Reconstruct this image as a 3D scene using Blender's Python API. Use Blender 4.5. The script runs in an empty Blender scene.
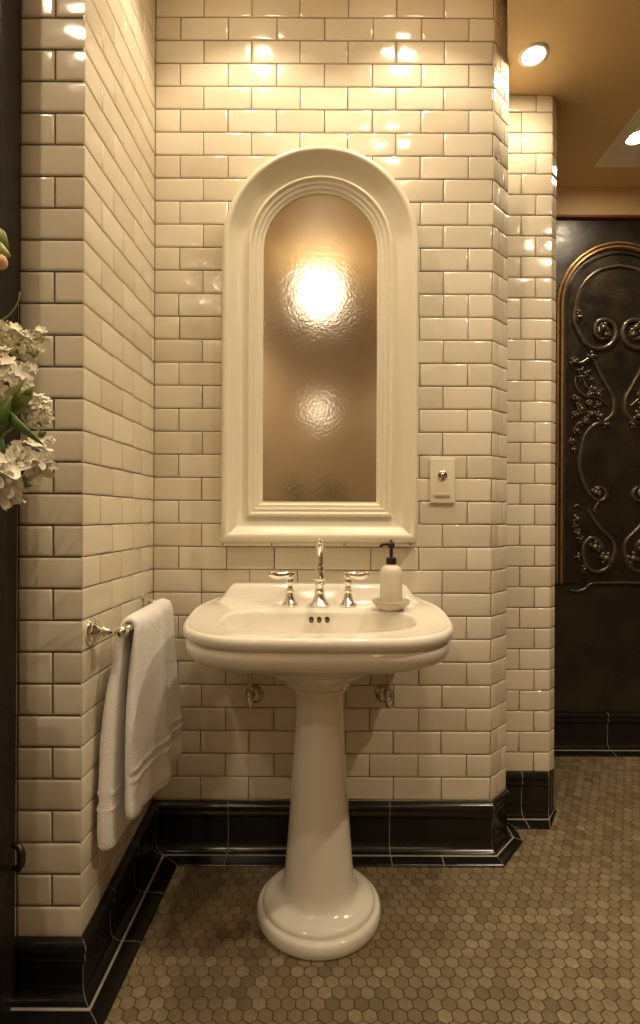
import bpy, bmesh, math, random
from mathutils import Vector, Matrix, noise

random.seed(7)
PI = math.pi
S = bpy.context.scene
COL = S.collection
F = 540.0            # focal length in pixels of the 640x1024 frame
EYE = 1.156          # camera height
ROLL = math.radians(0.25)
D = 1.85             # back wall
TP = 1.291           # pier face
RD = 2.07            # recess wall
FW = 2.66            # far wall
CEIL = EYE + 1.86
SOFF = EYE + 1.60


def P(px, py, Y):
    dx, dy = px - 320.0, py - 512.0
    dx, dy = dx + ROLL * dy, dy - ROLL * dx
    return Vector((dx * Y / F, Y, EYE - dy * Y / F))


# ------------------------------------------------------------------ helpers
def tag(o, label=None, cat=None, group=None, kind=None):
    if label: o['label'] = label
    if cat: o['category'] = cat
    if group: o['group'] = group
    if kind: o['kind'] = kind
    return o


def obj(name, bm, mats, parent=None, smooth=True, sharp=None):
    me = bpy.data.meshes.new(name)
    bm.normal_update()
    if smooth:
        for f in bm.faces: f.smooth = True
        if sharp:
            a = math.radians(sharp)
            for e in bm.edges:
                if len(e.link_faces) == 2 and e.calc_face_angle(0) > a: e.smooth = False
    bm.to_mesh(me); bm.free()
    o = bpy.data.objects.new(name, me)
    COL.objects.link(o)
    for m in (mats if isinstance(mats, (list, tuple)) else [mats]): me.materials.append(m)
    if parent:
        o.parent = parent
        o.matrix_parent_inverse = Matrix.Translation(-parent.location)
    return o


def struct(name, bm, mats, **k):
    o = obj(name, bm, mats, **k)
    o['kind'] = 'structure'
    return o


def thing(name, label, cat, loc=(0, 0, 0), group=None):
    o = bpy.data.objects.new(name, None)
    COL.objects.link(o); o.location = loc; o.empty_display_size = .05
    return tag(o, label, cat, group)


def catmull(pts, n=8, closed=False):
    pts = [Vector(p) for p in pts]
    out = []
    N = len(pts)
    rng = range(N) if closed else range(N - 1)
    for i in rng:
        if closed:
            p0, p1, p2, p3 = pts[i - 1], pts[i], pts[(i + 1) % N], pts[(i + 2) % N]
        else:
            p1, p2 = pts[i], pts[i + 1]
            p0 = pts[i - 1] if i > 0 else p1 * 2 - p2
            p3 = pts[i + 2] if i + 2 < N else p2 * 2 - p1
        for k in range(n):
            t = k / n
            out.append(.5 * ((2 * p1) + (p2 - p0) * t + (2 * p0 - 5 * p1 + 4 * p2 - p3) * t * t + (3 * p1 - p0 - 3 * p2 + p3) * t ** 3))
    if not closed: out.append(pts[-1])
    return out


def rings(bm, rs, closed=True, cap0=True, cap1=True, mat=0):
    vs = [[bm.verts.new(p) for p in r] for r in rs]
    n = len(vs[0])
    for a, b in zip(vs, vs[1:]):
        for i in range(n if closed else n - 1):
            j = (i + 1) % n
            try:
                f = bm.faces.new((a[i], a[j], b[j], b[i])); f.material_index = mat
            except ValueError: pass
    if closed and cap0:
        f = bm.faces.new(list(reversed(vs[0]))); f.material_index = mat
    if closed and cap1:
        f = bm.faces.new(vs[-1]); f.material_index = mat
    return vs


def lathe(bm, prof, c=(0, 0, 0), seg=40, axis=(0, 0, 1), mat=0, cap0=True, cap1=True):
    """prof: (radius, height along axis)."""
    ax = Vector(axis).normalized()
    q = Vector((0, 0, 1)).rotation_difference(ax)
    c = Vector(c)
    rs = []
    for r, h in prof:
        r = max(r, 1e-4)
        rs.append([c + q @ Vector((r * math.cos(2 * PI * i / seg), r * math.sin(2 * PI * i / seg), h)) for i in range(seg)])
    rings(bm, rs, cap0=cap0, cap1=cap1, mat=mat)


def tube(bm, pts, rad, seg=10, mat=0, flat=1.0, up=None):
    pts = [Vector(p) for p in pts]
    n = len(pts)
    rs = []
    prev = None
    for i, p in enumerate(pts):
        t = (pts[min(i + 1, n - 1)] - pts[max(i - 1, 0)])
        if t.length < 1e-9: t = Vector((0, 0, 1))
        t.normalize()
        if up is not None: a = Vector(up)
        elif prev is None: a = Vector((0, 0, 1)) if abs(t.z) < .9 else Vector((1, 0, 0))
        else: a = prev
        a = (a - t * a.dot(t))
        if a.length < 1e-6: a = t.orthogonal()
        a.normalize(); prev = a
        b = t.cross(a)
        r = rad(i / (n - 1)) if callable(rad) else rad
        rs.append([p + (a * math.cos(2 * PI * k / seg) * flat + b * math.sin(2 * PI * k / seg)) * r for k in range(seg)])
    rings(bm, rs, mat=mat)


def box(bm, lo, hi, bev=0.0, mat=0, seg=2):
    t = bmesh.new()
    lo, hi = Vector(lo), Vector(hi)
    bmesh.ops.create_cube(t, size=1)
    for v in t.verts:
        v.co = Vector([(lo[k] + hi[k]) / 2 + v.co[k] * (hi[k] - lo[k]) for k in range(3)])
    if bev: bmesh.ops.bevel(t, geom=t.edges[:], offset=bev, segments=seg, affect='EDGES', profile=.6)
    merge(bm, t, mat)


def merge(bm, t, mat=0):
    m = {v: bm.verts.new(v.co) for v in t.verts}
    for f in t.faces:
        g = bm.faces.new([m[v] for v in f.verts]); g.material_index = mat
    t.free()


def blob(bm, c, r, sc=(1, 1, 1), seg=10, mat=0):
    t = bmesh.new()
    bmesh.ops.create_uvsphere(t, u_segments=seg, v_segments=max(6, seg // 2 + 1), radius=r)
    for v in t.verts: v.co = Vector(c) + Vector((v.co.x * sc[0], v.co.y * sc[1], v.co.z * sc[2]))
    merge(bm, t, mat)


def sstep(a, b, x):
    t = min(1, max(0, (x - a) / (b - a)))
    return t * t * (3 - 2 * t)


# ------------------------------------------------------------------ materials
def mat(name, col, rough=.5, metal=0, coat=0, bump=None, spec=.5, tint=None, sheen=0, sss=0, var=None, emit=None, trans=0, roughvar=None):
    m = bpy.data.materials.new(name); m.use_nodes = True
    nt = m.node_tree; b = nt.nodes['Principled BSDF']
    N, L = nt.nodes.new, nt.links.new
    b.inputs['Base Color'].default_value = (*col, 1)
    b.inputs['Roughness'].default_value = rough
    b.inputs['Metallic'].default_value = metal
    b.inputs['Coat Weight'].default_value = coat
    b.inputs['Coat Roughness'].default_value = .05
    b.inputs['Specular IOR Level'].default_value = spec
    b.inputs['Sheen Weight'].default_value = sheen
    b.inputs['Transmission Weight'].default_value = trans
    if sss:
        b.inputs['Subsurface Weight'].default_value = sss
        b.inputs['Subsurface Radius'].default_value = (.01, .007, .004)
    if emit:
        b.inputs['Emission Color'].default_value = (*emit[0], 1)
        b.inputs['Emission Strength'].default_value = emit[1]
    tc = N('ShaderNodeTexCoord')
    src = None
    if tint:      # per-piece attribute ramp
        at = N('ShaderNodeAttribute'); at.attribute_name = 'tint'
        rp = N('ShaderNodeValToRGB'); e = rp.color_ramp.elements
        for k, (pos, c) in enumerate(tint):
            el = e[k] if k < 2 else e.new(pos)
            el.position = pos; el.color = (*c, 1)
        L(at.outputs['Fac'], rp.inputs['Fac']); src = rp.outputs['Color']
    if var:       # (scale, colour2, amount, detail)
        nz = N('ShaderNodeTexNoise'); nz.inputs['Scale'].default_value = var[0]; nz.inputs['Detail'].default_value = var[3]
        if len(var) > 4:
            mp = N('ShaderNodeMapping'); mp.inputs['Scale'].default_value = var[4]
            L(tc.outputs['Object'], mp.inputs['Vector']); L(mp.outputs['Vector'], nz.inputs['Vector'])
        else: L(tc.outputs['Object'], nz.inputs['Vector'])
        mr = N('ShaderNodeMapRange'); mr.inputs['From Min'].default_value = .38; mr.inputs['From Max'].default_value = .68
        mr.inputs['To Max'].default_value = var[2]
        L(nz.outputs['Fac'], mr.inputs['Value'])
        mx = N('ShaderNodeMix'); mx.data_type = 'RGBA'
        L(mr.outputs['Result'], mx.inputs['Factor'])
        if src: L(src, mx.inputs['A'])
        else: mx.inputs['A'].default_value = (*col, 1)
        mx.inputs['B'].default_value = (*var[1], 1)
        src = mx.outputs['Result']
    if src: L(src, b.inputs['Base Color'])
    if roughvar:
        nz = N('ShaderNodeTexNoise'); nz.inputs['Scale'].default_value = roughvar[0]; nz.inputs['Detail'].default_value = 5
        L(tc.outputs['Object'], nz.inputs['Vector'])
        mr = N('ShaderNodeMapRange'); mr.inputs['From Min'].default_value = .35; mr.inputs['From Max'].default_value = .65
        mr.inputs['To Min'].default_value = roughvar[1]; mr.inputs['To Max'].default_value = roughvar[2]
        L(nz.outputs['Fac'], mr.inputs['Value']); L(mr.outputs['Result'], b.inputs['Roughness'])
    if bump:      # (scale, distance, detail)
        nz = N('ShaderNodeTexNoise'); nz.inputs['Scale'].default_value = bump[0]; nz.inputs['Detail'].default_value = bump[2]
        L(tc.outputs['Object'], nz.inputs['Vector'])
        bp = N('ShaderNodeBump'); bp.inputs['Strength'].default_value = 1; bp.inputs['Distance'].default_value = bump[1]
        L(nz.outputs['Fac'], bp.inputs['Height']); L(bp.outputs['Normal'], b.inputs['Normal'])
    return m


M = {}
M['tile'] = mat('glazed_cream_tile', (.8, .72, .58), .13, bump=(16, .0016, 1.5), spec=.6,
                tint=[(0, (.68, .605, .475)), (.5, (.755, .685, .55)), (1, (.80, .735, .60))])
M['tileback'] = M['tile']
M['grout'] = mat('tile_grout', (.27, .20, .12), .9, var=(30, (.17, .12, .065), .6, 4))
M['black'] = mat('black_glazed_tile', (.009, .008, .007), .2, bump=(14, .0012, 2), spec=.55)
M['pale_grout'] = mat('pale_grout', (.30, .27, .22), .7)
M['porcelain'] = mat('white_porcelain', (.83, .79, .70), .07, coat=.5, spec=.55)
M['frame'] = mat('cream_gloss_paint', (.80, .745, .60), .28, spec=.5, bump=(60, .0002, 2))
M['hex'] = mat('hexagon_floor_tile', (.3, .24, .16), .42, spec=.4, bump=(40, .0006, 3),
               tint=[(0, (.105, .079, .044)), (.35, (.170, .127, .073)), (.7, (.225, .176, .107)), (1, (.295, .230, .145))],
               var=(55, (.13, .095, .045), .5, 4))
M['floorgrout'] = mat('floor_grout', (.06, .038, .018), .9)
M['chrome'] = mat('polished_chrome', (.93, .92, .90), .06, 1)
M['nickel'] = mat('worn_chrome', (.55, .50, .42), .16, 1)
M['pump'] = mat('dark_bronze_plastic', (.022, .012, .010), .28)
M['ceramic'] = mat('cream_ceramic', (.72, .66, .54), .3, sss=.1)
M['dish'] = mat('stone_dish', (.55, .50, .38), .45, var=(60, (.42, .36, .25), .5, 4))
M['towel'] = mat('white_terry', (.95, .93, .89), .95, bump=(330, .004, 3))
M['ceil'] = mat('tan_ceiling_paint', (.72, .52, .27), .5, var=(2.2, (.66, .47, .24), .5, 3), bump=(90, .0004, 3))
M['plain'] = mat('warm_plaster', (.50, .385, .26), .7, var=(1.6, (.38, .28, .185), .7, 3))
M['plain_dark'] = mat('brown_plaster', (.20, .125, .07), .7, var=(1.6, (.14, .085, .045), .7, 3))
M['dark'] = mat('black_panelling', (.016, .014, .012), .3, var=(5, (.045, .034, .022), .6, 5), roughvar=(7, .22, .42), bump=(22, .0015, 4))
M['iron'] = mat('blackened_iron', (.030, .025, .020), .3, .55, var=(9, (.075, .055, .035), .6, 6), roughvar=(12, .24, .45), bump=(45, .0018, 4))
M['relief'] = mat('rubbed_iron_relief', (.10, .082, .06), .27, .6, var=(40, (.20, .16, .115), .6, 4), bump=(120, .001, 3))
M['brass'] = mat('aged_gold_trim', (.34, .20, .075), .33, .6, var=(30, (.16, .085, .03), .6, 4))
M['redline'] = mat('rust_red_trim', (.20, .06, .025), .5)
M['wood'] = mat('black_stained_wood', (.012, .009, .007), .38, var=(14, (.03, .024, .020), .5, 6, (6, 6, .35)), bump=(50, .0008, 5), spec=.25)
M['lightwhite'] = mat('tray_paint', (.88, .81, .68), .5)
M['trimw'] = mat('white_lamp_trim', (.85, .80, .70), .35)
M['plate'] = mat('ivory_plate', (.80, .72, .58), .35)
M['dullslot'] = mat('dull_ivory_slot', (.52, .43, .31), .5)  # slot bar in a duller, darker ivory than the plate
M['brassknob'] = mat('antique_brass_button', (.62, .50, .34), .2, 1)
M['petal'] = mat('white_petal', (.90, .86, .70), .6, sss=.15, tint=[(0, (.74, .74, .42)), (.35, (.88, .83, .64)), (1, (.93, .90, .80))])
M['leaf'] = mat('green_leaf', (.10, .17, .03), .4, tint=[(0, (.04, .10, .012)), (.5, (.15, .20, .03)), (1, (.36, .40, .12))])
M['potleaf'] = mat('pot_plant_leaf', (.14, .26, .03), .7)
M['stem'] = mat('pale_green_stem', (.24, .25, .09), .5)
M['peach'] = mat('peach_bud', (.75, .42, .22), .5)
M['vase'] = mat('white_vase', (.75, .72, .66), .2)
M['hole'] = mat('dark_brass_hole', (.11, .075, .035), .35, .6)
M['holedark'] = mat('drain_dark', (.02, .015, .01), .6)
M['bulb'] = mat('glowing_lens', (1, .9, .7), .5, emit=((1, .80, .52), 60))
M['globe'] = mat('glowing_globe', (1, .9, .7), .5, emit=((1, .84, .60), 6.5))
M['globe2'] = mat('soft_glowing_shade', (1, .9, .7), .5, emit=((1, .84, .64), 1.3))


def mirror_material():
    m = bpy.data.materials.new('rippled_mirror_glass'); m.use_nodes = True
    nt = m.node_tree; b = nt.nodes['Principled BSDF']; N, L = nt.nodes.new, nt.links.new
    b.inputs['Base Color'].default_value = (.90, .85, .74, 1)
    b.inputs['Metallic'].default_value = 1
    b.inputs['Roughness'].default_value = .12
    tc = N('ShaderNodeTexCoord')
    nz = N('ShaderNodeTexNoise'); nz.inputs['Scale'].default_value = 105; nz.inputs['Detail'].default_value = 2
    n2 = N('ShaderNodeTexNoise'); n2.inputs['Scale'].default_value = 9; n2.inputs['Detail'].default_value = 1
    L(tc.outputs['Object'], nz.inputs['Vector']); L(tc.outputs['Object'], n2.inputs['Vector'])
    b1 = N('ShaderNodeBump'); b1.inputs['Strength'].default_value = 1; b1.inputs['Distance'].default_value = .00022
    b2 = N('ShaderNodeBump'); b2.inputs['Strength'].default_value = 1; b2.inputs['Distance'].default_value = .0005
    L(nz.outputs['Fac'], b1.inputs['Height']); L(n2.outputs['Fac'], b2.inputs['Height'])
    L(b1.outputs['Normal'], b2.inputs['Normal']); L(b2.outputs['Normal'], b.inputs['Normal'])
    return m


M['mirror'] = mirror_material()


# ------------------------------------------------------------------ tiles
class TileWall:
    def __init__(self):
        self.bm = bmesh.new()
        self.lay = self.bm.loops.layers.float_color.new('tint')

    def plane(self, q, m=1):
        f = self.bm.faces.new([self.bm.verts.new(p) for p in q]); f.material_index = m

    def tile(self, a, b, c, d, n, sides=(1, 1, 1, 1), gap=.0011, lift=1.0):
        """a bottom-left, b bottom-right, c top-right, d top-left; n outward normal; sides L,R,B,T bevelled."""
        a, b, c, d = Vector(a), Vector(b), Vector(c), Vector(d)
        w = ((b - a).length + (c - d).length) / 2; h = ((d - a).length + (c - b).length) / 2
        if w < .006 or h < .006: return
        def pt(u, v): return (a * (1 - u) + b * u) * (1 - v) + (d * (1 - u) + c * u) * v
        g = gap + random.uniform(-.0003, .0004)
        spec = [(g, .0010), (g + .0004, .0030), (g + .0022, .0044), (g + .0075, .005)]
        tilt = [random.uniform(-.00055, .00055) for _ in range(4)]
        L_, R_, B_, T_ = sides
        vs = []
        for k, (ins, ht) in enumerate(spec):
            ins = min(ins, w * .45, h * .45)
            u0 = ins / w * L_; u1 = 1 - ins / w * R_; v0 = ins / h * B_; v1 = 1 - ins / h * T_
            r = []
            for j, (u, v) in enumerate(((u0, v0), (u1, v0), (u1, v1), (u0, v1))):
                tl = tilt[j] * (k == 3) * (L_ and R_)
                r.append(self.bm.verts.new(pt(u, v) + n * (ht * lift + tl)))
            vs.append(r)
        tv = random.random()
        fs = []
        for r0, r1 in zip(vs, vs[1:]):
            for i in range(4):
                j = (i + 1) % 4
                if (r0[i].co - r1[i].co).length + (r0[j].co - r1[j].co).length < 1e-6: continue
                fs.append(self.bm.faces.new((r0[i], r0[j], r1[j], r1[i])))
        fs.append(self.bm.faces.new(vs[-1]))
        for f in fs:
            f.material_index = 0
            for l in f.loops: l[self.lay] = (tv, tv, tv, 1)

    def done(self, name):
        return struct(name, self.bm, [M['tile'], M['grout']], sharp=50)


def zb(n):  # back wall course line heights
    return EYE - (501 + 22.96 * n - 512) * D / F


XL, XR = -.574, .586
NB = Vector((0, -1, 0))
c45 = math.sqrt(.5)
# --- back wall
tw = TileWall()
tw.plane([(XL - .01, D + .001, 0), (XR, D + .001, 0), (XR, D + .001, CEIL + .02), (XL - .01, D + .001, CEIL + .02)])
chw = TileWall()
CH0, CH1 = Vector((XR, D, 0)), Vector((.661, 1.925, 0))
NC = Vector((1, -1, 0)).normalized()
chw.plane([CH0 + NC * -.001, CH1 + NC * -.001, CH1 + NC * -.001 + Vector((0, 0, CEIL)), CH0 + NC * -.001 + Vector((0, 0, CEIL))])
chw.plane([CH1, (.661, RD + .02, 0), (.661, RD + .02, CEIL), CH1 + Vector((0, 0, CEIL))])
for n in range(-27, 14):
    z1, z0 = min(zb(n), CEIL), zb(n + 1)
    if z0 >= CEIL - .01: continue
    odd = n % 2 != 0
    A = odd if (n <= -9 or n >= 4) else not odd
    x0 = 178.75 if A else 202.0
    js = [(x0 + 48.0 * k - 320) * D / F for k in range(-1, 7)]
    if n == -9: js = [(x - 320) * D / F for x in (178, 226, 274, 322, 370, 418, 442, 467)]
    if n in (8, 10): js = sorted(js + [(x0 + 48 * 2.45 - 320) * D / F])
    js = [x + random.uniform(-.0012, .0012) for x in js if XL + .012 < x < XR - .02]
    xs = [XL] + js + [XR]
    for i in range(len(xs) - 1):
        last = i == len(xs) - 2
        tw.tile((xs[i], D, z0), (xs[i + 1], D, z0), (xs[i + 1], D, z1), (xs[i], D, z1), NB,
                (1, 0 if (last and A) else 1, 1, 1))
    us = [0, .72, 1] if A else [0, .42, 1]
    for i in range(2):
        p, q = CH0.lerp(CH1, us[i]), CH0.lerp(CH1, us[i + 1])
        chw.tile((p.x, p.y, z0), (q.x, q.y, z0), (q.x, q.y, z1), (p.x, p.y, z1), NC,
                 (0 if (i == 0 and A) else 1, 1 if i == 0 else 0, 1, 1))
    chw.tile((.661, 1.925, z0), (.661, RD, z0), (.661, RD, z1), (.661, 1.925, z1), Vector((1, 0, 0)), (0, 1, 1, 1))
for q in ([(XL + .0035, D - .0095, 0), (XL + .0095, D - .0035, 0), (XL + .0095, D - .0035, CEIL), (XL + .0035, D - .0095, CEIL)],): tw.plane(q)
tw.done('wall_back')
chw.done('wall_right')

# --- pier face and left wall of the alcove
pf = TileWall(); lw = TileWall()
XP = -.569
PL = -.80
pf.plane([(PL, TP + .001, 0), (XP, TP + .001, 0), (XP, TP + .001, CEIL + .02), (PL, TP + .001, CEIL + .02)])
lw.plane([(XP - .001, TP, 0), (XL - .001, D, 0), (XL - .001, D, CEIL + .02), (XP - .001, TP, CEIL + .02)])
full_rows = {-15, -13, -11, -9, -8, -6, -4, -2, 0, 2, 4, 7, 9, 11, 13}
NL = Vector((1, 0, 0))
zp_prev = None
for n in range(-30, 14):
    fz = lambda k: EYE - (493.8 + 31.65 * k - 512 - ROLL * -240) * TP / F
    bz = lambda k: EYE - (500 + 22.96 * k - 512 - ROLL * -167) * D / F
    z1, z0, w1, w0 = fz(n), fz(n + 1), bz(n), bz(n + 1)
    if n == 13: w0 = .12
    if z0 > CEIL: continue
    xm = (54 - 320) * TP / F
    xe = (19.0 - 320) * TP / F
    cells = [(xe, XP)] if (n in full_rows or (n < -16 and n % 2)) else [(xe, xm), (xm, XP)]
    for x0, x1 in cells:
        cr = abs(x1 - XP) < 1e-6
        x1 = XP + .0045 if cr else x1
        pf.tile((x0, TP, z0), (x1, TP, z0), (x1, TP, min(z1, CEIL + .01)), (x0, TP, min(z1, CEIL + .01)), NB, (1, 0 if cr else 1, 1, 1), gap=.0018)
    pf.tile((PL, TP, z0), (xe, TP, z0), (xe, TP, min(z1, CEIL + .01)), (PL, TP, min(z1, CEIL + .01)), NB, gap=.0018)
    ys = [1.393, 1.549, 1.7216] if n % 2 == 0 else [1.476, 1.644, 1.823]
    ys = [TP - .0045] + ys + [D]
    for i in range(len(ys) - 1):
        t0, t1 = (ys[i] - TP) / (D - TP), (ys[i + 1] - TP) / (D - TP)
        X0, X1 = XP + (XL - XP) * t0, XP + (XL - XP) * t1
        lw.tile((X0, ys[i], z0 + (w0 - z0) * t0), (X1, ys[i + 1], z0 + (w0 - z0) * t1),
                (X1, ys[i + 1], z1 + (w1 - z1) * t1), (X0, ys[i], z1 + (w1 - z1) * t0), NL, (1 if i else 0, 1, 1, 1), gap=.0010)
pf.done('wall_front'); lw.done('wall_left')

# --- recess wall
rw = TileWall()
RX0, RX1 = .655, .880
rw.plane([(RX0 - .02, RD + .001, 0), (RX1, RD + .001, 0), (RX1, RD + .001, SOFF + .02), (RX0 - .02, RD + .001, SOFF + .02)])
rw.plane([(RX1, RD, 0), (.909, RD + .03, 0), (.909, RD + .03, SOFF + .02), (RX1, RD, SOFF + .02)])
rw.plane([(.909, RD + .03, 0), (.909, FW + .02, 0), (.909, FW + .02, SOFF + .02), (.909, RD + .03, SOFF + .02)])
Cset = {1, 2, 4, 6, 8, 10, 11}
for m in range(0, 33):
    ft = lambda k: EYE - (92.2 + 20.62 * k - 512 - ROLL * 210) * RD / F
    z1, z0 = (SOFF if m == 0 else ft(m)), ft(m + 1)
    isC = (m in Cset) if m < 12 else m % 2 == 1
    xj = ((519.7 if isC else 534.4) - 320) * RD / F
    xs = [RX0, xj, RX1]
    for i in range(2):
        rw.tile((xs[i], RD, z0), (xs[i + 1], RD, z0), (xs[i + 1], RD, z1), (xs[i], RD, z1), NB, (1, 1 if i == 0 else 0, 1, 1))
    rw.tile((RX1, RD, z0), (.909, RD + .03, z0), (.909, RD + .03, z1), (RX1, RD, z1), NC, (0, 0, 1, 1))
    yy = [RD + .03, RD + .12 + .08 * isC, RD + .28 + .08 * isC, RD + .44 + .08 * isC, FW]
    for i in range(4):
        rw.tile((.909, yy[i], z0), (.909, yy[i + 1], z0), (.909, yy[i + 1], z1), (.909, yy[i], z1), Vector((1, 0, 0)), (1 if i else 0, 1, 1, 1))
rw.done('wall_recess')

# ------------------------------------------------------------------ baseboards (cove base swept along the walls)
HB, HP = .169, .141
path = [(-1.0, TP, HP), (XP, TP, HP), (XL, D, HB), (XR, D, HB), (.661, 1.925, HB), (.661, RD, HB),
        (RX1, RD, HB), (.909, RD + .03, HB), (.909, FW, HB + .01), (2.3, FW, HB + .01)]


def cap_profile(h):
    up = [(0, h), (.010, h + .001), (.019, h - .001), (.026, h - .006), (.029, h - .013), (.027, h - .020), (.021, h - .024),
          (.021, h - .028), (.025, h - .032), (.027, h - .039), (.023, h - .046), (.017, h - .052), (.0155, h - .058)]
    low = [(.0155, .040), (.017, .028), (.022, .018), (.030, .0115), (.040, .0085), (.046, .008)]
    toe = [(.050, .008), (.085, .0065), (.093, .005), (.096, .0015), (.096, 0)]
    return up + low, toe


def normals():
    out = []
    for i, p in enumerate(path):
        d0 = (Vector(path[i][:2]) - Vector(path[i - 1][:2])).normalized() if i > 0 else None
        d1 = (Vector(path[i + 1][:2]) - Vector(path[i][:2])).normalized() if i < len(path) - 1 else None
        d0 = d0 or d1; d1 = d1 or d0
        n0, n1 = Vector((d0.y, -d0.x)), Vector((d1.y, -d1.x))
        m = (n0 + n1); m = m / m.length
        m = m / max(.35, m.dot(n0))
        out.append(m)
    return out


NRM = normals()
NRM[1] = Vector((.906, -1)); NRM[2] = Vector((1.18, -.97)); NRM[3] = Vector((.19, -.94))
NRM[4] = Vector((.59, -.32)); NRM[5] = Vector((.59, -1)); NRM[6] = Vector((-.35, -1)); NRM[7] = Vector((.12, -.12)); NRM[8] = Vector((.12, -1))


def base_pts(i, prof, t=None):
    """profile points at path vertex i (or between i and i+1)."""
    if t is None:
        p, m = path[i], NRM[i]
        return [Vector((p[0] + m.x * d, p[1] + m.y * d, z)) for d, z in prof(p[2])]
    A, B = path[i], path[i + 1]
    a, b = base_pts(i, prof), base_pts(i + 1, prof)
    P0 = Vector((A[0], A[1], 0)); d = Vector((B[0] - A[0], B[1] - A[1], 0)); L = d.length; d.normalize()
    out = []
    for x, y in zip(a, b):
        k = (t * L - (x - P0).dot(d)) / max(1e-6, (y - x).dot(d))
        out.append(x.lerp(y, min(1, max(0, k))))
    return out


def baseboard(name, i0, i1, joints=(), toejoints=()):
    bm = bmesh.new()
    pa = lambda h: cap_profile(h)[0]
    pg = lambda h: [(.0445, .0092), (.0475, .0094), (.0505, .0088), (.0515, .0078)]
    pt = lambda h: cap_profile(h)[1]
    for prof, mi in ((pa, 0), (pg, 1), (pt, 0)):
        rs = [base_pts(i, prof) for i in range(i0, i1 + 1)]
        rings(bm, rs, closed=False, mat=mi)
    allp = lambda h: [(d + .0006, z + .0006) for d, z in cap_profile(h)[0][1:] + cap_profile(h)[1]]
    toep = lambda h: [(d + .0006, z + .0008) for d, z in cap_profile(h)[1]]
    for seg, t in joints:
        L = (Vector(path[seg + 1][:2]) - Vector(path[seg][:2])).length
        e = .0011 / L
        rings(bm, [base_pts(seg, allp, t - e), base_pts(seg, allp, t + e)], closed=False, mat=1)
    for seg, t in toejoints:
        L = (Vector(path[seg + 1][:2]) - Vector(path[seg][:2])).length
        e = .0012 / L
        rings(bm, [base_pts(seg, toep, t - e), base_pts(seg, toep, t + e)], closed=False, mat=1)
    # mitre grout lines at interior corners
    for i in range(i0, i1 + 1):
        if 0 < i < len(path) - 1:
            for pr in (allp,):
                pts = base_pts(i, pr)
                d = Vector(path[i + 1][:2]) - Vector(path[i][:2]); d.normalize()
                d0 = Vector(path[i][:2]) - Vector(path[i - 1][:2]); d0.normalize()
                side = (d + d0)
                side = Vector((side.x, side.y, 0)).normalized() * .0010
                rings(bm, [[p - side for p in pts], [p + side for p in pts]], closed=False, mat=1)
    return struct(name, bm, [M['black'], M['pale_grout']], sharp=60)


def tx(px, seg, Y):
    a, b = path[seg], path[seg + 1]
    X = (px - 320) * Y / F
    return (X - a[0]) / (b[0] - a[0])


baseboard('baseboard_front', 0, 1)
baseboard('baseboard_left', 1, 2, joints=[(1, .27), (1, .60), (1, .92)])
baseboard('baseboard_back', 2, 3, joints=[(2, tx(229, 2, 1.82)), (2, tx(391.5, 2, 1.82))], toejoints=[(2, tx(444, 2, 1.79))])
baseboard('baseboard_right', 3, 5)
baseboard('baseboard_recess', 5, 8, joints=[(5, tx(524, 5, 2.04))])
baseboard('baseboard_far', 8, 9, joints=[(8, tx(611, 8, 2.62))])

# ------------------------------------------------------------------ floor of hexagons
def floor():
    sp = .0344; row = sp * .866; R = sp / math.sqrt(3)
    V, Fc, T = [], [], []
    x0, y0 = -.4305, 1.24
    g1, g2 = R - .0013, R - .0030
    i0 = int((-1.7 - y0) / row); i1 = int((FW - y0) / row) + 1
    ca = [(math.cos(PI / 6 + k * PI / 3), math.sin(PI / 6 + k * PI / 3)) for k in range(6)]
    for i in range(i0, i1):
        y = y0 + i * row
        off = (i % 2) * sp / 2
        j0, j1 = int((-1.65 - x0) / sp), int((2.25 - x0) / sp)
        for j in range(j0, j1):
            x = x0 + j * sp + off
            dz = random.uniform(-.0003, .0003); tx_, ty_ = random.uniform(-.018, .018), random.uniform(-.018, .018)
            b = len(V)
            for c, s in ca: V.append((x + c * g1, y + s * g1, -.0022))
            for c, s in ca: V.append((x + c * (g1 - .0003), y + s * (g1 - .0003), -.0006 + dz + tx_ * c * R + ty_ * s * R))
            for c, s in ca: V.append((x + c * g2, y + s * g2, dz + tx_ * c * R + ty_ * s * R))
            tv = .5 * random.random() + .5 * (noise.noise(Vector((x * 1.6, y * 1.6, 0))) * .5 + .5) + random.uniform(-.2, .2)
            tv = min(1, max(0, tv))
            for k in range(6):
                l = (k + 1) % 6
                Fc.append((b + k, b + l, b + 6 + l, b + 6 + k)); Fc.append((b + 6 + k, b + 6 + l, b + 12 + l, b + 12 + k))
            Fc.append(tuple(b + 12 + k for k in range(6)))
            T += [tv] * 13
    nb = len(V)
    V += [(-1.7, -1.8, -.002), (2.3, -1.8, -.002), (2.3, FW + .05, -.002), (-1.7, FW + .05, -.002)]
    Fc.append((nb, nb + 1, nb + 2, nb + 3)); T.append(0)
    me = bpy.data.meshes.new('floor'); me.from_pydata(V, [], Fc)
    at = me.attributes.new('tint', 'FLOAT', 'FACE')
    at.data.foreach_set('value', T)
    me.materials.append(M['hex']); me.materials.append(M['floorgrout'])
    me.polygons[len(Fc) - 1].material_index = 1
    o = bpy.data.objects.new('floor', me); COL.objects.link(o); o['kind'] = 'structure'


floor()

# ------------------------------------------------------------------ ceilings and outer shell
E0, E1, E2 = Vector((.661, 1.925, 0)), Vector((.53, 1.55, 0)), Vector((.53, -1.8, 0))
bm = bmesh.new()


def quad(bm, pts, m=0):
    f = bm.faces.new([bm.verts.new(p) for p in pts]); f.material_index = m; return f


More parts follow.
